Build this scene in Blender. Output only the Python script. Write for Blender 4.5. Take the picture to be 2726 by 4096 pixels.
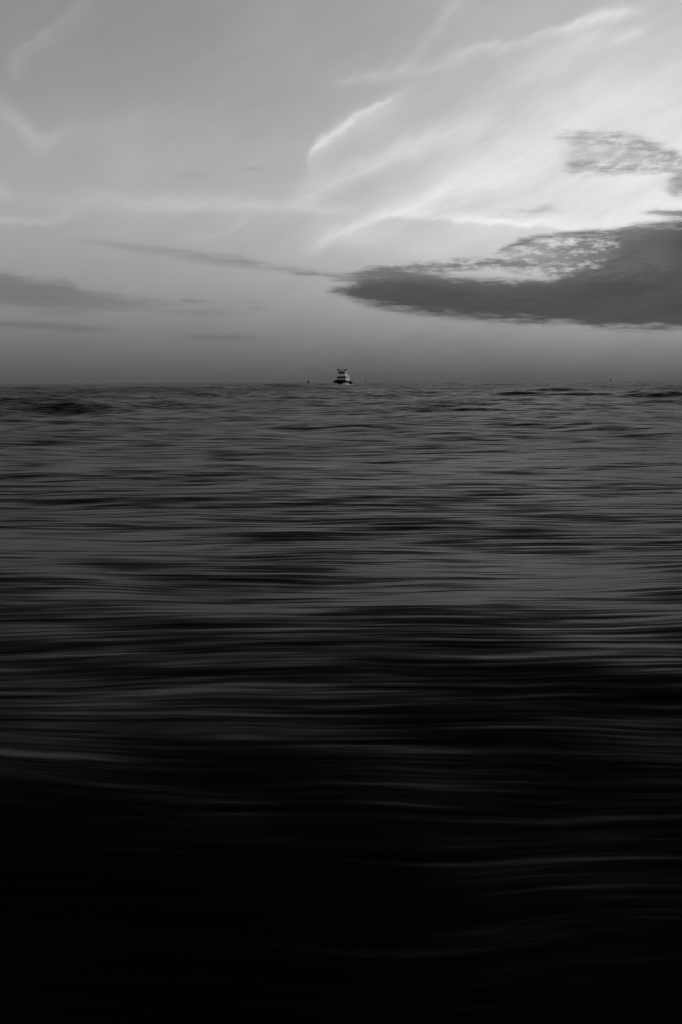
import bpy, bmesh, math, random
import numpy as np
from mathutils import Matrix, Vector

random.seed(7)
rng = np.random.default_rng(11)
C = bpy.context.scene.collection
for o in list(bpy.data.objects):
    bpy.data.objects.remove(o)
R = math.radians

# ------------------------------------------------------------------ camera
H = 1.5
LENS, PITCH, ROLL = 35.0, 7.44, -0.33
cam_d = bpy.data.cameras.new('camera')
cam = bpy.data.objects.new('camera', cam_d)
C.objects.link(cam)
CAMROT = Matrix.Rotation(R(90 - PITCH), 3, 'X') @ Matrix.Rotation(R(ROLL), 3, 'Z')
cam.matrix_world = Matrix.Translation((0, 0, H)) @ CAMROT.to_4x4()
cam_d.sensor_fit = 'VERTICAL'
cam_d.sensor_height = 36.0
cam_d.sensor_width = 24.0
cam_d.lens = LENS
cam_d.clip_start = 0.05
cam_d.clip_end = 60000
bpy.context.scene.camera = cam
FPX = LENS / 36.0 * 4096


def direction(px, py):
    """unit direction in the world of one pixel of the photograph"""
    return (CAMROT @ Vector(((px - 1363) / FPX, -(py - 2048) / FPX, -1))).normalized()


def azel(px, py):
    d = direction(px, py)
    return math.degrees(math.atan2(d.x, d.y)), math.degrees(math.asin(d.z))


def on_sea(px, dist):
    """point on the mean sea level in the column px, dist metres away"""
    d = direction(px, 1540)
    k = dist / math.hypot(d.x, d.y)
    return Vector((d.x * k, d.y * k, 0))


# ------------------------------------------------------------------ exposure
vs = bpy.context.scene.view_settings
bpy.context.scene.display_settings.display_device = 'sRGB'
vs.view_transform = 'Standard'
vs.look = 'None'
vs.exposure = 0
vs.gamma = 1
vs.use_curve_mapping = False

# ------------------------------------------------------------------ sun
SUN_AZ, SUN_EL = 66.0, 11.0
sd = bpy.data.lights.new('sun', 'SUN')
sd.energy = 0.9
sd.angle = R(12)
sd.color = (1.0, 0.985, 0.97)
sun = bpy.data.objects.new('sun', sd)
C.objects.link(sun)
sv = Vector((math.sin(R(SUN_AZ)) * math.cos(R(SUN_EL)), math.cos(R(SUN_AZ)) * math.cos(R(SUN_EL)), math.sin(R(SUN_EL))))
sun.rotation_euler = sv.to_track_quat('Z', 'Y').to_euler()
sun.location = sv * 200

# ------------------------------------------------------------------ node maths
NT = None


class S:
    """a socket with arithmetic"""
    def __init__(self, s): self.s = s
    def __add__(a, b): return op('ADD', a, b)
    def __radd__(a, b): return op('ADD', b, a)
    def __sub__(a, b): return op('SUBTRACT', a, b)
    def __rsub__(a, b): return op('SUBTRACT', b, a)
    def __mul__(a, b): return op('MULTIPLY', a, b)
    def __rmul__(a, b): return op('MULTIPLY', b, a)
    def __truediv__(a, b): return op('DIVIDE', a, b)
    def __rtruediv__(a, b): return op('DIVIDE', b, a)


def put(sock, v):
    if isinstance(v, S): NT.links.new(v.s, sock)
    else: sock.default_value = v


def op(o, a, b=0.0, c=None, clamp=False):
    n = NT.nodes.new('ShaderNodeMath'); n.operation = o; n.use_clamp = clamp
    put(n.inputs[0], a); put(n.inputs[1], b)
    if c is not None: put(n.inputs[2], c)
    return S(n.outputs[0])


def smooth(x, a, b, lo=0.0, hi=1.0):
    n = NT.nodes.new('ShaderNodeMapRange'); n.interpolation_type = 'SMOOTHSTEP'
    put(n.inputs['Value'], x); put(n.inputs['From Min'], a); put(n.inputs['From Max'], b)
    put(n.inputs['To Min'], lo); put(n.inputs['To Max'], hi)
    return S(n.outputs['Result'])


def lerp(a, b, t): return a + (b - a) * t


def gauss(t): return op('POWER', 2.718281828, 0.0 - t * t)


def xyz(x, y, z=0.0):
    n = NT.nodes.new('ShaderNodeCombineXYZ')
    put(n.inputs[0], x); put(n.inputs[1], y); put(n.inputs[2], z)
    return S(n.outputs[0])


def noise(vec, scale=1.0, detail=4.0, rough=0.5, lac=2.0, dist=0.0):
    n = NT.nodes.new('ShaderNodeTexNoise'); n.noise_dimensions = '3D'
    put(n.inputs['Vector'], vec)
    n.inputs['Scale'].default_value = scale; n.inputs['Detail'].default_value = detail
    n.inputs['Roughness'].default_value = rough; n.inputs['Lacunarity'].default_value = lac
    n.inputs['Distortion'].default_value = dist
    return S(n.outputs[0])


def ramp(fac, stops, interp='CARDINAL'):
    n = NT.nodes.new('ShaderNodeValToRGB'); r = n.color_ramp; r.interpolation = interp
    put(n.inputs[0], fac)
    stops = sorted(stops, key=lambda s: s[0])
    while len(r.elements) < len(stops): r.elements.new(0.5)
    for e, (p, c) in zip(r.elements, stops): e.position = p
    for e, (p, c) in zip(r.elements, stops): e.color = c
    sp = NT.nodes.new('ShaderNodeSeparateColor'); NT.links.new(n.outputs[0], sp.inputs[0])
    return S(sp.outputs[0]), S(sp.outputs[1]), S(sp.outputs[2]), S(n.outputs[1])


def lin(v):
    v /= 255.0
    return v / 12.92 if v <= 0.04045 else ((v + 0.055) / 1.055) ** 2.4


# ------------------------------------------------------------------ sky
world = bpy.data.worlds.new('World')
bpy.context.scene.world = world
world.use_nodes = True
NT = world.node_tree
NT.nodes.clear()
out = NT.nodes.new('ShaderNodeOutputWorld')
bg = NT.nodes.new('ShaderNodeBackground')
NT.links.new(bg.outputs[0], out.inputs[0])
STRENGTH = 0.1
bg.inputs['Strength'].default_value = STRENGTH
sky = NT.nodes.new('ShaderNodeTexSky')
sky.sky_type = 'NISHITA'
sky.sun_disc = False
sky.sun_elevation = R(SUN_EL)
sky.sun_rotation = R(SUN_AZ)
sky.air_density = 1.5; sky.dust_density = 3.0
bw = NT.nodes.new('ShaderNodeRGBToBW')
NT.links.new(sky.outputs[0], bw.inputs[0])
nishita = S(bw.outputs[0])

tc = NT.nodes.new('ShaderNodeTexCoord')
sp = NT.nodes.new('ShaderNodeSeparateXYZ')
NT.links.new(tc.outputs['Generated'], sp.inputs[0])
dx, dy, dz = S(sp.outputs[0]), S(sp.outputs[1]), S(sp.outputs[2])
DEG = 180 / math.pi
AZ = op('ARCTAN2', dx, dy) * DEG
EL = op('ARCSINE', dz) * DEG
UW, VW = 80.0, 25.0                     # degrees that one unit of U, V spans
PXD = math.degrees(1 / FPX)             # degrees per photograph pixel


def uv(px, py):
    a, e = azel(px, py)
    return (a + UW / 2) / UW, e / VW


# slow and fine turbulence shared by the wisps
fib = xyz(AZ * 0.15 + EL * 0.09, EL * 0.56 - AZ * 0.25, 3.1)          # fibres that run up to the right
n_f = noise(fib, 1.0, 8, 0.6, dist=0.25)
n_ff = noise(xyz(AZ * 0.40 + EL * 0.24, EL * 2.5 - AZ * 1.12, 61.0), 1.0, 6, 0.62, dist=0.3)   # fine fibres
n_s = noise(xyz(AZ * 0.11, EL * 0.16, 7.7), 1.0, 4, 0.5)
n_w = noise(xyz(AZ * 0.5, EL * 0.5, 1.7), 1.0, 5, 0.55)
U = (AZ + UW / 2) / UW
V = EL / VW
Uw = U + (n_w - 0.5) * (0.9 / UW)
Vw = V + (n_w - 0.5) * (1.1 / VW)
STR = xyz(AZ * 0.20, EL * 0.95, 11.3)                                 # level, wind-drawn streaks
n_str = noise(STR, 1.0, 7, 0.6, dist=0.4)
n_edge = noise(xyz(AZ * 0.62 + EL * 0.5, EL * 4.2, 31.0), 1.0, 7, 0.62, dist=0.2)  # ragged filaments
n_alto = noise(xyz(AZ * 1.25 + EL * 0.5, EL * 3.3 - AZ * 0.25, 47.0), 1.0, 7, 0.64, dist=0.1)   # small puffs
n_puff = noise(xyz(AZ * 0.42, EL * 1.15, 23.0), 1.9, 8, 0.62, dist=0.35)

# thin high veil: brightness by elevation, brighter towards the hidden sun
base = ramp(EL / 90.0, [(p / 90.0, (lin(v),) * 3 + (1,)) for p, v in (
    (0.0, 86), (0.4, 90), (1.8, 112), (3.3, 131), (4.7, 145), (7.5, 163), (9.5, 168), (12, 163),
    (15, 150), (18, 143), (22, 136), (30, 112), (42, 80), (60, 58), (90, 48))], 'LINEAR')[0]
ga = (AZ - 24.0) / 15.5
ge = (EL - 10.5) / 8.5
glow = gauss(op('SQRT', ga * ga + ge * ge, 0.0) * 1.0)
ga2 = (AZ - 19.0) / 20.0
ge2 = (EL - 11.5) / 15.0
glow2 = gauss(op('SQRT', ga2 * ga2 + ge2 * ge2, 0.0))
low = smooth(EL, -1.2, 7.0)                                           # thick haze along the horizon swallows the glow
L = lerp(base, nishita * STRENGTH, 0.06) + (glow * 0.09 + glow2 * 0.265) * low
L = L * (1.0 + (n_f - 0.5) * smooth(AZ, -14.0, 8.0, 0.08, 0.27) + (n_s - 0.5) * 0.20)


def wisp(stops, amp, swap=False, mod=0.5):
    """a thin bright cloud along stops (px, py, softness above, softness below, strength)"""
    global L
    st = []
    for px, py, wu, wd, a in stops:
        u, v = uv(px, py)
        if swap: st.append((v, (u, wu * PXD / UW * 10, wd * PXD / UW * 10, a)))
        else: st.append((u, (v, wu * PXD / VW * 3, wd * PXD / VW * 3, a)))
    c, wu, wd, a = ramp(V if swap else U, st)
    k = 10.0 if swap else 3.0
    d = ((Uw if swap else Vw) - c) * k
    t = op('MAXIMUM', d / (wu + 1e-5), (0.0 - d) / (wd + 1e-5))
    L = L + gauss(t) * a * amp * (1.0 - mod * 0.4 + (n_f - 0.5) * mod * 2.4 + (n_ff - 0.5) * mod * 1.5)


wisp([(1232, 655, 10, 10, 0), (1240, 636, 16, 14, .6), (1268, 584, 22, 20, .9), (1330, 540, 16, 22, .9), (1400, 488, 12, 22, 1),
      (1470, 440, 10, 20, .95), (1560, 392, 8, 20, .5), (1640, 350, 10, 30, 0)], .22, mod=.7)
wisp([(1215, 660, 20, 30, 0), (1250, 620, 40, 60, .8), (1330, 545, 44, 60, 1), (1400, 495, 36, 70, .9), (1500, 435, 26, 90, .8), (1600, 380, 26, 100, .4), (1720, 330, 30, 100, 0)], .13)
wisp([(1120, 800, 40, 40, 0), (1240, 755, 50, 60, .8), (1400, 695, 40, 44, .8), (1560, 620, 40, 40, 1), (1700, 550, 40, 50, .85),
      (1880, 500, 60, 60, .55), (2050, 470, 60, 60, .0)], .17)
wisp([(1180, 1010, 40, 20, 0), (1270, 985, 60, 26, .5), (1400, 912, 40, 20, .8), (1530, 864, 44, 16, .9), (1700, 818, 80, 26, .9),
      (1900, 750, 110, 44, .9), (2080, 690, 110, 70, .8), (2250, 620, 100, 100, .4), (2420, 540, 90, 90, 0)], .17)
wisp([(1240, 1020, 60, 60, 0), (1450, 950, 90, 60, .5), (1750, 860, 130, 90, .8), (2050, 790, 150, 130, 1), (2400, 740, 160, 160, 1), (2800, 700, 160, 160, .8), (3200, 700, 160, 160, 0)], .06, mod=.8)
wisp([(1480, 860, 20, 14, 0), (1620, 868, 26, 12, .7), (1850, 872, 24, 12, .9), (2050, 886, 24, 12, 1), (2280, 905, 50, 12, .9),
      (2480, 888, 60, 20, .5), (2726, 865, 70, 30, .3), (3000, 850, 80, 60, 0)], .22)
wisp([(1560, 330, 30, 30, 0), (1750, 262, 30, 26, .35), (1900, 215, 18, 24, .7), (1960, 190, 20, 24, .8), (2080, 158, 16, 24, .55), (2200, 124, 14, 22, .75), (2290, 98, 14, 26, .95), (2380, 66, 16, 28, .9),
      (2480, 38, 24, 30, 1), (2530, 30, 20, 24, .5), (2640, 0, 40, 40, 0)], .24, mod=.7)
wisp([(1300, 330, 20, 20, 0), (1380, 326, 16, 20, .6), (1450, 318, 26, 20, .8), (1520, 290, 26, 24, 1), (1570, 250, 30, 40, .3), (1620, 240, 30, 40, 0)], .11, mod=.9)
wisp([(1520, 330, 30, 24, 0), (1600, 282, 28, 24, .9), (1660, 230, 30, 34, .9), (1720, 140, 40, 50, .5), (1780, 60, 30, 34, 1), (1860, 20, 30, 34, .6), (1950, -30, 50, 50, 0)], .14, mod=.9)
wisp([(1850, 470, 60, 60, 0), (2050, 330, 70, 60, .4), (2300, 190, 50, 50, .6), (2420, 150, 30, 40, .8), (2540, 125, 24, 30, 1), (2590, 118, 24, 24, .3), (2660, 110, 30, 30, 0)], .13, mod=.8)
wisp([(1700, 640, 90, 90, 0), (2050, 520, 110, 110, .8), (2450, 420, 120, 120, 1), (2800, 380, 130, 130, .8), (3100, 350, 120, 120, 0)], .12)
wisp([(40, 800, 30, 30, 0), (300, 800, 34, 34, .5), (700, 815, 40, 30, 1), (1000, 825, 36, 26, .9), (1300, 838, 30, 18, .6), (1560, 845, 20, 14, 0)], .10)
wisp([(-300, 880, 30, 16, 0), (-40, 885, 20, 14, .8), (60, 893, 20, 12, .9), (150, 890, 22, 12, .8), (240, 875, 30, 14, 1), (330, 850, 30, 20, 0)], .10, mod=.9)
wisp([(-200, 760, 30, 30, 0), (0, 760, 30, 24, .7), (80, 772, 20, 20, 0)], .08)
wisp([(700, 965, 16, 16, 0), (770, 945, 16, 14, .7), (880, 938, 14, 10, .6), (960, 900, 16, 14, 1), (1030, 870, 20, 20, 0)], .045)
wisp([(-300, 420, 60, 60, 0), (0, 430, 50, 60, .8), (70, 480, 36, 50, .9), (150, 556, 30, 44, 1), (260, 530, 30, 50, .4), (560, 475, 24, 120, .25), (800, 430, 30, 150, 0)], .085)
wisp([(330, -20, 60, 16, .5), (200, 105, 90, 12, .6), (140, 160, 70, 12, .8), (80, 205, 50, 24, 1), (58, 260, 40, 24, .9), (66, 310, 40, 30, .6), (74, 350, 50, 40, 0)], .06, swap=True, mod=.8)
wisp([(350, 760, 300, 200, 0), (520, 640, 300, 200, .5), (900, 420, 200, 160, .5), (1100, 200, 160, 160, .4), (1300, 60, 120, 120, 0)], .04)
wisp([(1240, 1010, 30, 30, 0), (1330, 960, 60, 30, 1), (1480, 960, 60, 50, .8), (1700, 990, 60, 40, .8), (1860, 1010, 40, 30, 0)], .07)


def bank(stops, value, nz, namp, soft, opac=1.0, vary=0.25, rag=0.9, lift=0.0):
    """a darker cloud between its upper and lower edge; stops (px, top, bottom, strength)"""
    global L
    st = []
    for px, yt, yb, a, *k in stops:
        u, vt = uv(px, yt)
        st.append((u, (vt, uv(px, yb)[1], (k or [1])[0] / 4, a)))
    top, bot, k, a = ramp(U, st, 'LINEAR')
    d0 = op('MINIMUM', top - V, V - bot) * VW
    d = d0 + (nz - 0.5) * namp * k * 4 + (n_edge - 0.5) * rag
    m = smooth(d, -soft, soft) * a * opac * smooth(d0, -0.42, 0.10)
    frac = op('DIVIDE', V - bot, op('MAXIMUM', top - bot, 1e-4), clamp=True)
    L = lerp(L, lin(value) * (1.0 + (n_str - 0.5) * vary + (n_edge - 0.5) * vary * 0.5 + frac * lift + (1.0 - smooth(d0, -0.1, 0.95)) * lift * 0.7), m)


# the big dark bank on the right, its lit and broken upper edge, and the small cloud above it
bank([(1296, 1164, 1168, 0), (1325, 1158, 1174, .8), (1380, 1146, 1186, .95), (1420, 1128, 1206, 1), (1480, 1100, 1222, 1), (1600, 1090, 1246, 1), (1850, 1116, 1274, 1), (2050, 1120, 1290, 1),
      (2200, 1112, 1299, 1, 1.2), (2300, 1090, 1304, 1, 1.8), (2400, 1045, 1309, 1, 2.6), (2480, 985, 1313, 1, 2.6), (2600, 915, 1317, 1, 1.2), (2726, 885, 1319, 1, 1),
      (3100, 860, 1325, .9), (3700, 900, 1300, 0)],
     68, n_str, 1.0, .46, .97, .95, 1.5, .46)
bank([(1310, 1112, 1120, 0), (1360, 1112, 1128, .8), (1430, 1092, 1130, .95), (1560, 1082, 1124, .95), (1700, 1084, 1120, .5), (1800, 1090, 1120, 0)],
     104, n_str, .9, .3, .85, .3, 1.7)
bank([(1400, 1085, 1130, 0), (1470, 1072, 1108, .8), (1600, 1062, 1090, .9), (1750, 1054, 1084, .95), (1900, 1040, 1072, .95), (2010, 1034, 1062, .95), (2100, 1045, 1072, .6), (2250, 1060, 1080, 0)],
     108, n_alto, 1.3, .30, .88, .3, 1.4)
bank([(1960, 1012, 1022, 0), (2010, 990, 1010, .8), (2080, 956, 984, .95), (2150, 938, 962, .95), (2300, 926, 948, .95), (2420, 910, 950, .95), (2520, 895, 1000, .95), (2640, 886, 1080, .9), (2726, 882, 1080, 0)],
     102, n_str, .9, .26, .9, .3, 1.3)
bank([(1990, 990, 1090, 0), (2060, 985, 1085, .55, .9), (2200, 965, 1100, .75), (2330, 945, 1110, .9), (2450, 930, 1110, 1, .9), (2560, 930, 1110, .9, .8), (2650, 930, 1110, 0)],
     102, n_alto, 9.0, 1.25, .92, .3, 1.6)
bank([(2190, 556, 566, 0), (2240, 530, 556, .6), (2330, 528, 560, .8), (2470, 532, 566, .9), (2580, 560, 600, .9), (2690, 600, 640, .8), (2760, 625, 650, 0)],
     138, n_alto, 1.2, .5, .8, .3, 1.8)
bank([(2230, 560, 690, 0), (2290, 552, 690, .5), (2400, 560, 690, .6), (2520, 570, 680, .8), (2640, 610, 670, .9), (2730, 630, 672, .8), (2800, 640, 670, 0)],
     134, n_alto, 5.5, 1.25, .72, .3, 2.0)
bank([(2240, 660, 674, 0), (2290, 652, 680, .8), (2370, 650, 676, .9), (2450, 664, 690, .7), (2560, 676, 690, .5), (2700, 672, 694, .6), (2800, 670, 690, 0)],
     122, n_alto, 1.0, .42, .8, .3, 1.6)
bank([(2640, 740, 750, 0), (2690, 700, 780, .9), (2800, 680, 800, 1), (3000, 690, 800, 0)], 120, n_puff, 2.0, .6, .8, .3)
bank([(2540, 845, 850, 0), (2620, 836, 858, .9), (2726, 838, 872, 1), (2950, 835, 880, 0)], 120, n_str, .8, .22, .9, .3)
bank([(1950, 870, 880, 0), (2080, 840, 868, .6), (2180, 822, 850, .8), (2270, 836, 850, 0)], 165, n_puff, 2.2, .5, .7, .2)
# faint drawn-out clouds on the left
bank([(250, 952, 958, 0), (420, 966, 984, .6), (520, 976, 1000, .9), (660, 992, 1024, .9), (800, 1006, 1044, .9), (960, 1030, 1068, 1), (1100, 1062, 1086, .9), (1300, 1092, 1110, 1), (1400, 1102, 1118, .9), (1450, 1112, 1118, 0)],
     132, n_str, 1.1, .42, .74, .2, 1.0)
bank([(1140, 1084, 1090, 0), (1200, 1086, 1102, .8), (1320, 1096, 1112, 1), (1420, 1106, 1118, .8), (1460, 1112, 1118, 0)], 112, n_str, .3, .16, .75, .15, .3)
bank([(-500, 1080, 1230, 0), (-60, 1088, 1230, 1), (0, 1092, 1232, 1), (150, 1106, 1236, 1), (270, 1120, 1240, .95), (330, 1158, 1242, .9), (500, 1186, 1240, .75), (640, 1204, 1228, .5), (780, 1215, 1225, 0)],
     108, n_str, 1.5, .50, .72, .3, 1.1)
bank([(100, 1235, 1258, 0), (180, 1238, 1264, .8), (300, 1240, 1264, .8), (420, 1250, 1262, 0)], 118, n_str, .4, .25, .6, .2, .4)
bank([(-500, 1280, 1320, 0), (0, 1284, 1308, 1), (130, 1292, 1314, 1), (300, 1304, 1320, .9), (430, 1314, 1324, .7), (500, 1320, 1326, 0)], 102, n_str, .8, .32, .72, .2, .7)
bank([(500, 1236, 1240, 0), (640, 1236, 1256, .6), (760, 1240, 1262, .8), (900, 1244, 1258, .6), (1040, 1250, 1258, 0)], 120, n_str, .9, .34, .8, .2, .8)
bank([(715, 1200, 1208, 0), (740, 1197, 1212, 1), (790, 1200, 1213, .8), (850, 1206, 1213, .5), (900, 1208, 1213, 0)], 124, n_str, .3, .14, .75, .2, .25)
bank([(960, 1205, 1210, 0), (1000, 1204, 1215, .8), (1060, 1208, 1216, .5), (1090, 1210, 1216, 0)], 128, n_str, .3, .14, .7, .2, .25)
bank([(980, 1232, 1238, 0), (1020, 1231, 1241, .8), (1110, 1235, 1243, 0)], 128, n_str, .3, .14, .7, .2, .25)
bank([(680, 1346, 1350, 0), (780, 1340, 1358, .8), (900, 1341, 1360, .9), (1000, 1346, 1362, .7), (1060, 1352, 1362, 0)], 104, n_str, .7, .32, .66, .2, .5)
bank([(930, 690, 694, 0), (970, 676, 688, .8), (1000, 668, 680, .9), (1030, 669, 678, .7), (1065, 672, 676, 0)], 138, n_puff, .3, .16, .38, .2, .3)
bank([(695, 696, 702, 0), (730, 693, 704, .8), (770, 700, 706, .4), (820, 698, 706, .5), (850, 698, 704, 0)], 142, n_puff, .3, .16, .6, .2, .3)

Lb = op('MAXIMUM', L, 0.004) / STRENGTH
cc = NT.nodes.new('ShaderNodeCombineColor')
for i in range(3): NT.links.new(Lb.s, cc.inputs[i])
NT.links.new(cc.outputs[0], bg.inputs['Color'])
world.cycles.sampling_method = 'MANUAL'
world.cycles.sample_map_resolution = 512

# ------------------------------------------------------------------ materials


def material(name, base, rough=0.5, ior=1.45, metal=0.0, wear=0.0, scale=3.0):
    global NT
    m = bpy.data.materials.new(name); m.use_nodes = True
    NT = m.node_tree
    p = NT.nodes['Principled BSDF']
    p.inputs['Roughness'].default_value = rough
    p.inputs['IOR'].default_value = ior
    p.inputs['Metallic'].default_value = metal
    if wear:
        t = NT.nodes.new('ShaderNodeTexCoord')
        n = noise(S(t.outputs['Object']), scale, 6, 0.6)
        v = base * (1.0 - wear * smooth(n, 0.45, 0.75))
        c = NT.nodes.new('ShaderNodeCombineColor')
        for i in range(3): NT.links.new(v.s, c.inputs[i])
        NT.links.new(c.outputs[0], p.inputs['Base Color'])
    else:
        p.inputs['Base Color'].default_value = (base, base, base, 1)
    return m


M_HULL = material('black_hull_paint', 0.006, 0.55, 1.35, wear=0.4)
M_WHITE = material('white_ship_paint', 0.84, 0.4, 1.45, wear=0.18, scale=1.2)
M_DECK = material('dark_deck_paint', 0.03, 0.7, wear=0.3)
M_GLASS = material('dark_window_glass', 0.004, 0.25, 1.25)
M_RUBBER = material('black_rubber', 0.008, 0.8, 1.3, wear=0.3)
M_STEEL = material('dark_grey_mast_paint', 0.02, 0.5, wear=0.3)
M_LAMP = material('dark_lamp_housing', 0.015, 0.4)
M_BUOY = material('weathered_hazed_buoy_paint', 0.14, 0.6, wear=0.4)  # base lightened to stand in for distance haze, wear noise on top
M_FAR = material('grey_hazed_boat_paint', 0.3, 0.6, wear=0.4)  # grey lightened to imitate haze and offset the unlit near side


def foam_material():
    global NT
    m = bpy.data.materials.new('white_water_foam'); m.use_nodes = True
    NT = m.node_tree
    p = NT.nodes['Principled BSDF']
    t = NT.nodes.new('ShaderNodeTexCoord')
    n = noise(S(t.outputs['Object']), 2.2, 6, 0.65)
    v = 0.30 + 0.55 * smooth(n, 0.36, 0.58)
    c = NT.nodes.new('ShaderNodeCombineColor')
    for i in range(3): NT.links.new(v.s, c.inputs[i])
    NT.links.new(c.outputs[0], p.inputs['Base Color'])
    p.inputs['Roughness'].default_value = 0.7
    return m


M_FOAM = foam_material()


def water_material():
    """dark sea water; ripples finer than the mesh come from slope fields"""
    global NT
    m = bpy.data.materials.new('sea_water'); m.use_nodes = True
    NT = m.node_tree
    p = NT.nodes['Principled BSDF']
    p.inputs['Base Color'].default_value = (0.0008, 0.0008, 0.0008, 1)
    p.distribution = 'GGX'
    p.inputs['Roughness'].default_value = WATER_ROUGH
    p.inputs['IOR'].default_value = WATER_IOR
    geo = NT.nodes.new('ShaderNodeNewGeometry')
    sp = NT.nodes.new('ShaderNodeSeparateXYZ'); NT.links.new(geo.outputs['Position'], sp.inputs[0])
    x, y = S(sp.outputs[0]), S(sp.outputs[1])
    w1 = noise(xyz(x * 0.16, y * 0.22, 0.3), 1.0, 2, 0.5)
    w2 = noise(xyz(x * 0.7, y * 0.9, 5.3), 1.0, 2, 0.5)
    yy = y + (w1 - 0.5) * 1.1 + (w2 - 0.5) * 0.17
    patch = noise(xyz(x * 0.05, y * 0.07, 9.0), 1.0, 4, 0.6)
    sy = 0.0
    open_ = smooth(y + (w1 - 0.5) * 6.0, 2.0, 20.0)                              # out of the lee of the shore the ripples grow
    for kx, ky, a, det, near in RIPPLES:
        sy = sy + (noise(xyz(x * kx, yy * ky, ky), 1.0, det, 0.55) - 0.5) * (open_ * (a * (1 - near)) + a * near)
    gust = noise(xyz(x * 0.010, y * 0.005, 2.0), 1.0, 5, 0.65)            # cat's paws
    sy = sy * (0.25 + patch * 0.8 + gust * 0.7) + smooth(y, 0.0, 9.0) * 0.085                  # constant shoreward normal tilt, added to darken and mottle the reflection
    put(p.inputs['Roughness'], smooth(gust, 0.32, 0.68, WATER_ROUGH - 0.06, WATER_ROUGH + 0.08))
    sx = (noise(xyz(x * 0.9, yy * 3.0, 40.0), 1.0, 3, 0.5) - 0.5) * 0.16
    vn = NT.nodes.new('ShaderNodeVectorMath'); vn.operation = 'ADD'
    NT.links.new(geo.outputs['Normal'], vn.inputs[0])
    NT.links.new(xyz(0.0 - sx, 0.0 - sy, 0.0).s, vn.inputs[1])
    vm = NT.nodes.new('ShaderNodeVectorMath'); vm.operation = 'NORMALIZE'
    NT.links.new(vn.outputs[0], vm.inputs[0])
    NT.links.new(vm.outputs[0], p.inputs['Normal'])
    return m


WATER_IOR, WATER_ROUGH = 1.135, 0.28
RIPPLES = [  # cycles per metre across and along, slope strength, octaves, share left in the sheltered water by the shore
    (0.05, 0.12, 0.30, 2, 1.0), (0.22, 0.50, 0.28, 2, .8), (0.60, 1.3, 0.46, 2, .30), (0.80, 3.8, 1.0, 3, .28), (0.75, 10.0, 1.15, 3, .42), (0.8, 24.0, 1.10, 3, .55)]
M_WATER = water_material()


# ------------------------------------------------------------------ helpers
def link(name, me, mat, parent=None, smooth_=False):
    o = bpy.data.objects.new(name, me)
    if mat and not me.materials: me.materials.append(mat)
    C.objects.link(o)
    if parent: o.parent = parent
    if smooth_:
        me.polygons.foreach_set('use_smooth', [True] * len(me.polygons))
    return o


def obj(name, bm, mat, parent=None, smooth_=False):
    bmesh.ops.recalc_face_normals(bm, faces=bm.faces)
    me = bpy.data.meshes.new(name)
    bm.to_mesh(me); bm.free()
    return link(name, me, mat, parent, smooth_)


def box(bm, c, s, rot=None, taper=1.0, bev=0.0):
    vs_ = []
    for z in (-1, 1):
        k = taper if z > 0 else 1.0
        for a, b in ((-1, -1), (1, -1), (1, 1), (-1, 1)):
            v = Vector((a * s[0] / 2 * k, b * s[1] / 2 * k, z * s[2] / 2))
            if rot: v = rot @ v
            vs_.append(bm.verts.new(v + Vector(c)))
    fs = [(0, 3, 2, 1), (4, 5, 6, 7), (0, 1, 5, 4), (1, 2, 6, 5), (2, 3, 7, 6), (3, 0, 4, 7)]
    faces = [bm.faces.new([vs_[i] for i in f]) for f in fs]
    if bev:
        es = list({e for f in faces for e in f.edges})
        bmesh.ops.bevel(bm, geom=es, offset=bev, segments=2, affect='EDGES')


def tube(bm, a, b, r0, r1=None, n=8):
    a, b = Vector(a), Vector(b)
    r1 = r0 if r1 is None else r1
    q = (b - a).to_track_quat('Z', 'Y')
    rings = []
    for p, r in ((a, r0), (b, r1)):
        rings.append([bm.verts.new(p + q @ Vector((r * math.cos(2 * math.pi * i / n), r * math.sin(2 * math.pi * i / n), 0))) for i in range(n)])
    for i in range(n):
        bm.faces.new((rings[0][i], rings[0][(i + 1) % n], rings[1][(i + 1) % n], rings[1][i]))
    bm.faces.new(rings[0][::-1]); bm.faces.new(rings[1])


def path_tube(bm, pts, r, n=6):
    for a, b in zip(pts[:-1], pts[1:]): tube(bm, a, b, r, r, n)


def torus(bm, c, rot, R0, r0, n=14, m=7):
    vv = [[bm.verts.new(Vector(c) + rot @ Vector(((R0 + r0 * math.cos(2 * math.pi * j / m)) * math.cos(2 * math.pi * i / n),
                                                   (R0 + r0 * math.cos(2 * math.pi * j / m)) * math.sin(2 * math.pi * i / n),
                                                   r0 * math.sin(2 * math.pi * j / m)))) for j in range(m)] for i in range(n)]
    for i in range(n):
        for j in range(m):
            bm.faces.new((vv[i][j], vv[(i + 1) % n][j], vv[(i + 1) % n][(j + 1) % m], vv[i][(j + 1) % m]))


def thing(name, label, cat, loc, rz=0.0, group=None):
    o = bpy.data.objects.new(name, None); C.objects.link(o)
    o.empty_display_size = 0.5
    o.location = loc; o.rotation_euler = (0, 0, rz)
    o['label'] = label; o['category'] = cat
    if group: o['group'] = group
    return o


# ------------------------------------------------------------------ the sea
comps = []
for lam, amp, spread, n in ((34, .085, 22, 5), (19, .060, 24, 6), (11, .040, 26, 7), (6.2, .022, 28, 8), (3.6, .0080, 30, 8), (2.0, .0040, 30, 8), (1.15, .0020, 30, 8)):
    for i in range(n):
        l = lam * math.exp(rng.normal() * 0.16)
        th = rng.normal() * R(spread) + R(4)
        k = 2 * math.pi / l
        comps.append((k * math.sin(th), k * math.cos(th), amp * (0.6 + 0.8 * rng.random()), 2 * math.pi * rng.random(), l))

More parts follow.
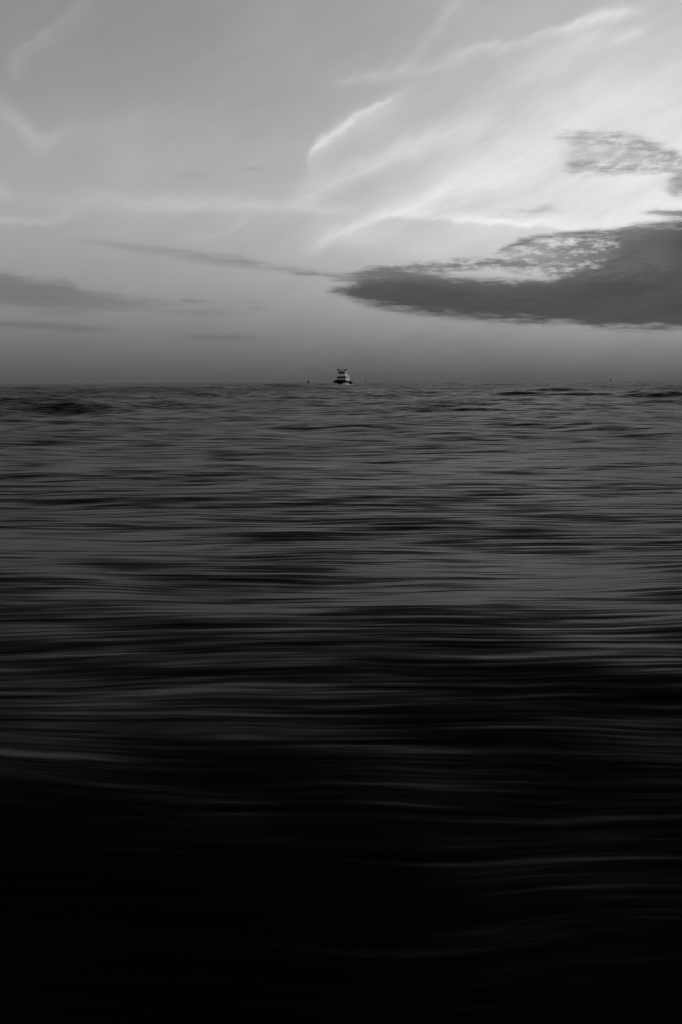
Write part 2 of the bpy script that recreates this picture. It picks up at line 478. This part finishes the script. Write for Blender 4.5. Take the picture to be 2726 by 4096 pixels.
CHOP = [(rng.uniform(-300, 3000), math.exp(rng.uniform(math.log(330), math.log(760))), rng.uniform(3, 10), 4.2, rng.uniform(.25, .55), 0.0) for _ in range(22)]
CHOP += [(rng.uniform(-300, 3000), math.exp(rng.uniform(math.log(40), math.log(260))), rng.uniform(1.6, 4.5), 1.1, rng.uniform(.06, .2), rng.normal() * .05) for _ in range(46)]
# single swells: px of the middle, distance, half length (m), half depth (m), height, skew of the crest line (m per m)
SWELLS = [
    (2060, 100, 4.2, 1.3, .36, -.02), (2330, 97, 6.5, 1.3, .64, -.03), (2690, 93.5, 7, 1.3, .62, -.02), (100, 43, 8.0, 1.8, .26, .0), (480, 47.5, 5.0, 1.6, .12, .0),
    (1260, 500, 9, 4.2, .80, .0), (1120, 495, 12, 4.2, .72, .0), (1010, 520, 7, 4.2, .6, .0), (1455, 505, 4.5, 4.2, .86, .0), (1505, 500, 6, 4.2, .74, .0),
    (1790, 610, 8, 5, .72, .0), (1940, 640, 8, 5, .7, .0),
    *CHOP,
    (350, 16.5, 3.2, .7, .075, .05), (900, 9.2, 2.4, .6, .05, .03), (300, 8.3, 2.2, .8, .04, -.04), (2000, 6.6, 2.2, .95, .06, .06), (2500, 6.0, 2.0, .95, .06, .08),
    (250, 4.6, 1.8, .9, .05, -.25),
]


def sea_height(X, Y, spacing):
    r = np.hypot(X, Y)
    Z = np.zeros_like(X)
    calm = 0.15 + 0.85 * np.clip((r - 4) / 40, 0, 1)
    for kx, ky, a, ph, l in comps:
        w = np.clip(l / (spacing * 4.0) - 0.6, 0, 1)
        if l < 2.6: c = 1.0
        else: c = calm
        Z += a * w * c * np.sin(kx * X + ky * Y + ph)
    for px, d, hl, hd, ht, sk in SWELLS:
        p = on_sea(px, d)
        u = X - p.x
        v = Y - p.y - sk * u
        Z += ht * np.exp(-(u / hl) ** 2 - (v / hd) ** 2)
    # the surface climbs out of a trough close to the shore
    Z -= 1.05 * np.exp(-(r / 4.3) ** 2)
    return Z


def build_sea():
    inner = np.geomspace(0.4, 1.4, 30)[:-1]
    t = np.linspace(1 / 1.4, 1 / 16.0, 520)            # even steps in depression angle nearby
    mid = (1 / t)[:-1]
    far = np.concatenate([np.geomspace(16.0, 700.0, 860)[:-1], np.geomspace(700.0, 1500.0, 90)[:-1]])
    end = np.geomspace(1500.0, 30000.0, 60)
    rr = np.concatenate([inner, mid, far, end])
    sp_ = np.gradient(rr)
    dense = np.linspace(-27, 27, 620)
    coarse = np.linspace(27, 333, 154)[1:-1]
    th = np.radians(np.concatenate([dense, coarse]))
    nr, nt = len(rr), len(th)
    X = rr[:, None] * np.sin(th)[None, :]
    Y = rr[:, None] * np.cos(th)[None, :]
    dth = np.abs(np.gradient(th)); dth[0] = dth[1]; dth[-1] = dth[-2]
    spacing = np.maximum(sp_[:, None], 0.35 * rr[:, None] * dth[None, :])
    Z = sea_height(X, Y, spacing)
    verts = np.stack([X, Y, Z], -1).reshape(-1, 3)
    verts = np.concatenate([verts, [[0, 0, Z[0].mean()]]])
    i = np.arange(nr - 1)[:, None] * nt
    j = np.arange(nt)[None, :]
    j2 = (j + 1) % nt
    quads = np.stack([i + j, i + nt + j, i + nt + j2, i + j2], -1).reshape(-1, 4)
    jj = np.arange(nt)
    tris = np.stack([np.full(nt, nr * nt), jj, (jj + 1) % nt], -1)
    me = bpy.data.meshes.new('sea')
    nq, ntr = len(quads), len(tris)
    me.vertices.add(len(verts)); me.vertices.foreach_set('co', verts.astype(np.float32).ravel())
    me.loops.add(nq * 4 + ntr * 3)
    me.loops.foreach_set('vertex_index', np.concatenate([quads.ravel(), tris.ravel()]).astype(np.int32))
    me.polygons.add(nq + ntr)
    me.polygons.foreach_set('loop_start', np.concatenate([np.arange(nq) * 4, nq * 4 + np.arange(ntr) * 3]).astype(np.int32))
    me.polygons.foreach_set('use_smooth', np.ones(nq + ntr, bool))
    me.update(calc_edges=True); me.validate()
    if me.polygons[nq // 2].normal.z < 0: me.flip_normals()
    o = link('sea', me, M_WATER)
    o['kind'] = 'structure'
    o['label'] = 'dark choppy sea reaching to the horizon'
    return o


build_sea()

# ------------------------------------------------------------------ the tug
BD, BPX = 480.0, 1371
bp = on_sea(BPX, BD)
THETA = R(-10)                                           # bow (local -y) swung to the left of the camera
tug = thing('tugboat', 'black hulled tugboat with white stacked wheelhouse heading towards the shore', 'tugboat', (bp.x, bp.y, 0.0), THETA)

ZS = 0.95                                               # boat scale
tug.scale = (ZS, ZS, ZS * .95)
SECT = [  # y, half width at the waterline, half width at the deck, deck height
    (-9.2, .02, .45, 2.75), (-8.9, .35, 1.45, 2.72), (-8.2, 1.0, 2.45, 2.62), (-7.0, 1.75, 3.15, 2.45), (-5.2, 2.5, 3.55, 2.2), (-3.0, 3.0, 3.7, 1.95),
    (0, 3.25, 3.7, 1.75), (4, 3.2, 3.6, 1.62), (7.2, 2.9, 3.3, 1.6), (8.8, 2.3, 2.7, 1.65)]


def deck_at(y):
    for a, b in zip(SECT[:-1], SECT[1:]):
        if a[0] <= y <= b[0]:
            t = (y - a[0]) / (b[0] - a[0])
            return a[2] + (b[2] - a[2]) * t, a[3] + (b[3] - a[3]) * t
    return SECT[-1][2], SECT[-1][3]


def build_tug():
    bm = bmesh.new()
    rows = []
    for y, w, b, z in SECT:
        lean = -0.5 if y < -8.5 else 0.0
        pts = [(0.0, y + .5, -1.2), (w * .75, y + .3, -.7), (w, y, 0.0), (w + (b - w) * .45, y + lean * .3, z * .45), (b, y + lean * .8, z * .8), (b + .05, y + lean, z)]
        row = [bm.verts.new(p) for p in pts]
        rowm = [row[0]] + [bm.verts.new((-p[0], p[1], p[2])) for p in pts[1:]]
        rows.append((row, rowm))
    for (r0, m0), (r1, m1) in zip(rows[:-1], rows[1:]):
        for k in range(5):
            bm.faces.new((r0[k], r1[k], r1[k + 1], r0[k + 1]))
            bm.faces.new((m0[k + 1], m1[k + 1], m1[k], m0[k]))
    bm.faces.new(rows[0][0] + rows[0][1][:0:-1])
    bm.faces.new(rows[-1][0] + rows[-1][1][:0:-1])
    obj('hull', bm, M_HULL, tug)
    bm = bmesh.new()                                      # deck, below the top of the bulwark
    L_, R_ = [], []
    for y, w, b, z in SECT[1:]:
        L_.append(bm.verts.new((-b + .06, y, z - .55))); R_.append(bm.verts.new((b - .06, y, z - .55)))
    for i in range(len(L_) - 1): bm.faces.new((L_[i], R_[i], R_[i + 1], L_[i + 1]))
    obj('deck', bm, M_DECK, tug)
    bm = bmesh.new()                                      # heavy rubber strake round the sheer
    for sgn in (-1, 1):
        pts = [(sgn * (b + .1), y - (.45 if y < -8.5 else 0), z - .35) for y, w, b, z in SECT]
        path_tube(bm, pts, .17, 8)
    tube(bm, (-.6, -9.75, 2.38), (.6, -9.75, 2.38), .2, .2, 8)
    obj('rubbing_strake', bm, M_RUBBER, tug, True)
    bm = bmesh.new()                                      # bow fender
    for k in range(9):
        a = -1.1 + k * .275
        tube(bm, (a, -9.62 + .35 * a * a, 1.15), (a, -9.85 + .35 * a * a, 2.75), .24, .26, 8)
    obj('bow_fender', bm, M_RUBBER, tug, True)
    tyre_me = None
    for sgn in (-1, 1):
        for y in (-8.0, -6.6, -5.1, -3.6, -2.0, -.4, 1.2, 2.8, 4.4, 6.0, 7.4):
            b, z = deck_at(y)
            if tyre_me is None:
                bm = bmesh.new(); torus(bm, (0, 0, 0), Matrix.Rotation(R(90), 3, 'Y'), .36, .17)
                t = obj('fender_tyre', bm, M_RUBBER, tug, True); tyre_me = t.data
            else:
                t = link('fender_tyre', tyre_me, None, tug)
            t.location = (sgn * (b + .22), y, z - .55 + random.uniform(-.12, .12))
            t.rotation_euler = (0, 0, sgn * (-.5 if y < -6 else -.2 if y < -4 else 0))
    for sgn in (-1, 1):                                   # bitts and the windlass on the foredeck, bollards aft
        for y, x in ((-6.3, 1.9), (5.3, 2.75), (7.2, 2.2)):
            b, z = deck_at(y)
            bm = bmesh.new()
            tube(bm, (-.25, 0, -.6), (-.25, 0, .75), .16); tube(bm, (.25, 0, -.6), (.25, 0, .75), .16); tube(bm, (-.5, 0, .45), (.5, 0, .45), .09)
            t = obj('bollard', bm, M_STEEL, tug); t.location = (sgn * x, y, z)
    bm = bmesh.new()
    box(bm, (0, -6.6, 2.3), (1.3, 1.0, .9), bev=.08); tube(bm, (-.95, -6.6, 2.55), (.95, -6.6, 2.55), .38, .38, 12)
    obj('windlass', bm, M_STEEL, tug)
    # white coamings and vents at the foot of the deckhouse
    for x, y, r, h in ((-1.75, -4.95, .42, 3.25), (.85, -5.3, .34, 3.0), (1.5, -4.9, .36, 3.15)):
        bm = bmesh.new()
        tube(bm, (x, y, 1.6), (x, y, h - .3), r * .6, r * .6, 10)
        bmesh.ops.create_uvsphere(bm, u_segments=12, v_segments=8, radius=r, matrix=Matrix.Translation((x, y - .05, h - .25)))
        obj('deck_vent', bm, M_WHITE, tug, True)

    # lower deckhouse: raked white front, band of dark windows
    dh = house('deckhouse', 5.1, -4.4, 2.6, 1.4, 4.75, 3.42, 4.52, 7, 3, 0.10)
    # wheelhouse one deck up
    wh = house('wheelhouse', 4.05, -3.5, .2, 4.85, 7.08, 5.88, 6.86, 6, 3, 0.12)
    bm = bmesh.new()
    box(bm, (0, -.85, 4.81), (5.5, 7.3, .12), bev=.03)
    obj('upper_deck', bm, M_WHITE, tug)
    bm = bmesh.new()
    box(bm, (0, -1.62, 7.13), (4.3, 4.25, .12), bev=.03)
    obj('wheelhouse_roof', bm, M_WHITE, tug)
    # sloping funnels either side, aft
    for sgn in (-1, 1):
        bm = bmesh.new()
        pts = [(1.4, 2.7, 1.2), (2.5, 2.7, 1.2), (2.5, 5.0, 1.2), (1.4, 5.0, 1.2)]
        top = [(1.5, 3.0, 5.6), (1.9, 3.0, 5.6), (1.9, 4.4, 5.6), (1.5, 4.4, 5.6)]
        mid = [(1.4, 2.7, 4.0), (2.5, 2.7, 4.0), (2.5, 5.0, 4.0), (1.4, 5.0, 4.0)]
        rings = [[bm.verts.new((sgn * x, y, z)) for x, y, z in q] for q in (pts, mid, top)]
        for a, b in zip(rings[:-1], rings[1:]):
            for k in range(4): bm.faces.new((a[k], a[(k + 1) % 4], b[(k + 1) % 4], b[k]))
        bm.faces.new(rings[0]); bm.faces.new(rings[2])
        f = obj('funnel', bm, M_WHITE, tug)
        bm = bmesh.new()
        tube(bm, (sgn * 1.7, 3.7, 5.5), (sgn * 1.7, 3.8, 6.1), .12, .12, 8)
        obj('exhaust_pipe', bm, M_STEEL, f)
    # twin light posts with cranked heads, and the cross bars between them
    for sgn in (-1, 1):
        bm = bmesh.new()
        tube(bm, (sgn * 1.62, -2.6, 7.15), (sgn * 1.56, -2.6, 7.95), .34, .28)
        tube(bm, (sgn * 1.56, -2.6, 7.85), (sgn * 2.0, -2.6, 8.15), .28, .24)
        f = obj('light_post', bm, M_STEEL, tug)
        bm = bmesh.new()
        box(bm, (sgn * 2.0, -2.75, 8.1), (.95, .6, .62), Matrix.Rotation(R(-8 * sgn), 3, 'Y'), bev=.06)
        obj('searchlight', bm, M_LAMP, f)
        bm = bmesh.new()
        tube(bm, (sgn * 2.1, -2.5, 7.9), (sgn * 2.4, -2.5, 7.95), .10); tube(bm, (sgn * 1.6, -2.5, 7.9), (sgn * 1.96, -2.5, 7.9), .05)
        obj('horn', bm, M_WHITE, f)
    bm = bmesh.new()
    tube(bm, (-1.5, -2.6, 7.95), (1.5, -2.6, 7.95), .045); tube(bm, (-1.5, -2.6, 7.62), (1.5, -2.6, 7.62), .08)
    obj('cross_bar', bm, M_STEEL, tug)
    bm = bmesh.new()
    tube(bm, (-.05, -2.0, 7.1), (-.05, -2.0, 8.9), .09, .05)
    tube(bm, (-.4, -2.0, 8.7), (.3, -2.0, 8.7), .04)
    bmesh.ops.create_uvsphere(bm, u_segments=8, v_segments=6, radius=.13, matrix=Matrix.Translation((-.05, -2.0, 8.95)))
    mast = obj('mast', bm, M_STEEL, tug)
    bm = bmesh.new()
    box(bm, (-.05, -2.15, 7.55), (1.5, .14, .16), bev=.03); tube(bm, (-.4, -2.1, 7.1), (-.4, -2.1, 7.5), .16)
    obj('radar_scanner', bm, M_STEEL, mast)
    for x, h, r in ((-.05, 13.6, .018), (-1.9, 12.4, .014), (1.95, 11.2, .012)):
        bm = bmesh.new()
        tube(bm, (x, -1.6, 7.1), (x, -1.6, h), r * 1.6, r * .7, 5)
        obj('whip_antenna', bm, M_STEEL, tug)
    # rails: upper deck, and the aft deck on both sides
    for sgn in (-1, 1):
        bm = bmesh.new()
        for k in range(8):
            y = -4.3 + k * .95
            tube(bm, (sgn * 2.68, y, 4.85), (sgn * 2.68, y, 5.75), .025, .025, 5)
        for z in (5.3, 5.75): tube(bm, (sgn * 2.68, -4.3, z), (sgn * 2.68, 2.35, z), .022, .022, 5)
        obj('upper_rail', bm, M_WHITE, tug)
    for sgn in (-1, 1):
        bm = bmesh.new()
        pts = []
        for y in (-1.0, .6, 2.2, 3.8, 5.4, 7.0, 8.4):
            b, z = deck_at(y)
            tube(bm, (sgn * (b - .08), y, z), (sgn * (b - .08), y, z + .75), .03, .03, 5)
            pts.append((sgn * (b - .08), y, z + .75))
        path_tube(bm, pts, .03, 5)
        obj('deck_rail', bm, M_STEEL, tug)
    bm = bmesh.new()                                      # towing winch and hook on the after deck
    box(bm, (0, 5.4, 1.55), (2.2, 1.4, .9), bev=.1); tube(bm, (-1.0, 5.4, 2.2), (1.0, 5.4, 2.2), .55, .55, 12)
    obj('towing_winch', bm, M_STEEL, tug)
    bm = bmesh.new()
    path_tube(bm, [(-2.6, 6.6, 1.2), (-2.3, 6.6, 2.7), (0, 6.6, 3.05), (2.3, 6.6, 2.7), (2.6, 6.6, 1.2)], .13, 8)
    obj('towing_arch', bm, M_STEEL, tug)


def house(name, w, y0, y1, z0, z1, wz0, wz1, nf, ns, rake):
    """a white deckhouse with recessed dark panes set between mullions"""
    bm = bmesh.new()
    dz_ = z1 - z0
    pts = []
    for z in (z0, z1):
        k = 1 - .06 * (z - z0) / dz_
        yf = y0 + rake * (z - z0)
        ch = .35
        pts.append([(-w / 2 * k, y1, z), (w / 2 * k, y1, z), (w / 2 * k, yf + ch, z), (w / 2 * k - ch * .6, yf, z), (-w / 2 * k + ch * .6, yf, z), (-w / 2 * k, yf + ch, z)])
    a, b = [[bm.verts.new(p) for p in q] for q in pts]
    for i in range(6): bm.faces.new((a[i], a[(i + 1) % 6], b[(i + 1) % 6], b[i]))
    bm.faces.new(a); bm.faces.new(b)
    h = obj(name, bm, M_WHITE, tug)
    # front panes, on the raked face
    fw = w * .955 - .40
    pw = fw / nf
    zc, ph = (wz0 + wz1) / 2, wz1 - wz0
    yc = y0 + rake * (zc - z0)
    tilt = -math.atan(rake)
    bm = bmesh.new(); box(bm, (0, 0, 0), (pw - .05, .06, ph), bev=.015)
    first = obj('window', bm, M_GLASS, h); me = first.data
    for i in range(nf):
        p = first if i == 0 else link('window', me, None, h)
        p.location = (-fw / 2 + pw * (i + .5), yc - .02, zc)
        p.rotation_euler = (tilt, 0, 0)
    # side panes
    k = 1 - .06 * (zc - z0) / dz_
    sl = (y1 - y0 - .9) / ns
    bm = bmesh.new(); box(bm, (0, 0, 0), (.06, sl * .62, ph * .8), bev=.015)
    first = obj('side_window', bm, M_GLASS, h); me = first.data
    n = 0
    for sgn in (-1, 1):
        for i in range(ns):
            p = first if n == 0 else link('side_window', me, None, h); n += 1
            p.location = (sgn * (w / 2 * k + .0), y0 + .75 + sl * (i + .5), zc)
    bm = bmesh.new()
    box(bm, (0, y1 + .03, z0 + 1.0 if z0 > 3 else z0 + 1.35), (.8, .06, 1.9), bev=.02)
    obj('door', bm, M_STEEL, h)
    return h


build_tug()

# ---- white water thrown up at the bow and along the sides
def build_foam():
    bm = bmesh.new()
    n, m = 46, 8
    for sgn in (-1, 1):
        grid = []
        for i in range(n):
            t = i / (n - 1)
            y = -9.4 + t * 17.5
            w = np.interp(y, [s[0] for s in SECT], [s[1] for s in SECT])
            cx = w + .12 + .9 * t ** 1.3 + .5 * math.sin(min(1, t * 5) * math.pi / 2)
            hgt = 1.25 * math.exp(-((t - .16) / .15) ** 2) + .28 * math.exp(-((t - .6) / .35) ** 2) + .10
            wid = .42 + .75 * t
            row = []
            for j in range(m):
                s = j / (m - 1) * 2 - 1
                j_ = random.uniform(-.07, .07) * (1 + hgt)
                row.append(bm.verts.new((sgn * (cx + s * wid + j_), y + random.uniform(-.1, .1), -.25 + (hgt + .25) * (1 - s * s) ** .8 + j_)))
            grid.append(row)
        for i in range(n - 1):
            for j in range(m - 1):
                bm.faces.new((grid[i][j], grid[i + 1][j], grid[i + 1][j + 1], grid[i][j + 1]))
    for k in range(420):                                   # flecks of spray
        sgn = random.choice((-1, 1)); t = random.random() ** 1.6
        y = -9.4 + t * 14
        w = np.interp(y, [s[0] for s in SECT], [s[1] for s in SECT])
        p = Vector((sgn * (w + .5 + abs(random.gauss(0, .7))), y, random.uniform(0, 1.5) * math.exp(-((t - .14) / .28) ** 2)))
        bmesh.ops.create_icosphere(bm, subdivisions=1, radius=random.uniform(.02, .09), matrix=Matrix.Translation(p))
    o = obj('bow_wave_foam', bm, M_FOAM, None, True)
    o.location = (bp.x, bp.y, 0); o.rotation_euler = (0, 0, THETA); o.scale = (ZS,) * 3
    o['kind'] = 'stuff'
    o['label'] = 'white foam of the bow wave round the black tug hull'


build_foam()

# ------------------------------------------------------------------ specks on the horizon
def scale_at(d): return d / FPX                            # metres per photograph pixel at distance d


def far_boat(px, d, label, wpx, hpx, lean, mat):
    """a small open-decked fishing boat with raised poles"""
    k = scale_at(d)
    t = thing('fishing_boat', label, 'boat', on_sea(px, d), R(random.uniform(-20, 20)), None)
    w, h = wpx * k, hpx * k
    bm = bmesh.new()
    for z, s in ((-.2 * h, .5), (.34 * h, 1.0)):
        pass
    secs = []
    for x, bw_, zt in ((-.5, .10, .40), (-.3, .2, .36), (0, .24, .34), (.3, .16, .40), (.5, .02, .52)):
        secs.append([bm.verts.new(p) for p in ((x * w * .9, 0, -.15 * h), (x * w, bw_ * w, zt * h), (x * w, -bw_ * w, zt * h))])
    for a, b in zip(secs[:-1], secs[1:]):
        for q in range(3): bm.faces.new((a[q], a[(q + 1) % 3], b[(q + 1) % 3], b[q]))
    bm.faces.new(secs[0]); bm.faces.new(secs[-1])
    obj('hull', bm, mat, t)
    bm = bmesh.new(); box(bm, (-.12 * w, 0, .52 * h), (.34 * w, .26 * w, .38 * h), taper=.85, bev=.02 * h)
    obj('cabin', bm, mat, t)
    for sx in lean:
        bm = bmesh.new(); tube(bm, (0, 0, .5 * h), (sx * w, 0, h), .06 * w, .04 * w, 6)
        obj('pole', bm, mat, t)
    return t


def spar_buoy(px, d, label, wpx, hpx, group=None):
    """a lattice buoy: float, three-legged frame and a topmark"""
    k = scale_at(d)
    t = thing('marker_buoy', label, 'buoy', on_sea(px, d), R(random.uniform(0, 90)), group)
    w, h = wpx * k, hpx * k
    bm = bmesh.new()
    tube(bm, (0, 0, -.15 * h), (0, 0, .22 * h), w * .5, w * .46, 14); tube(bm, (0, 0, .22 * h), (0, 0, .34 * h), w * .44, w * .2, 14)
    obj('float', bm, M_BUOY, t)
    bm = bmesh.new()
    for a in (0, 2.09, 4.19):
        tube(bm, (.36 * w * math.cos(a), .36 * w * math.sin(a), .3 * h), (.1 * w * math.cos(a), .1 * w * math.sin(a), .8 * h), .06 * w, .05 * w, 6)
    tube(bm, (0, 0, .3 * h), (0, 0, .9 * h), .07 * w, .05 * w, 6)
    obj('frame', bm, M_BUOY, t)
    bm = bmesh.new()
    tube(bm, (0, 0, .68 * h), (0, 0, .80 * h), .22 * w, .22 * w, 10)
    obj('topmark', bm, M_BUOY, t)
    bm = bmesh.new()
    tube(bm, (0, 0, .88 * h), (0, 0, 1.0 * h), .16 * w, .02 * w, 10)
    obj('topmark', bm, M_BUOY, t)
    return t


far_boat(1233, 1900, 'tiny dark fishing boat with crossed poles on the horizon, left of the tugboat', 9, 14, (-.28, .32), M_STEEL)
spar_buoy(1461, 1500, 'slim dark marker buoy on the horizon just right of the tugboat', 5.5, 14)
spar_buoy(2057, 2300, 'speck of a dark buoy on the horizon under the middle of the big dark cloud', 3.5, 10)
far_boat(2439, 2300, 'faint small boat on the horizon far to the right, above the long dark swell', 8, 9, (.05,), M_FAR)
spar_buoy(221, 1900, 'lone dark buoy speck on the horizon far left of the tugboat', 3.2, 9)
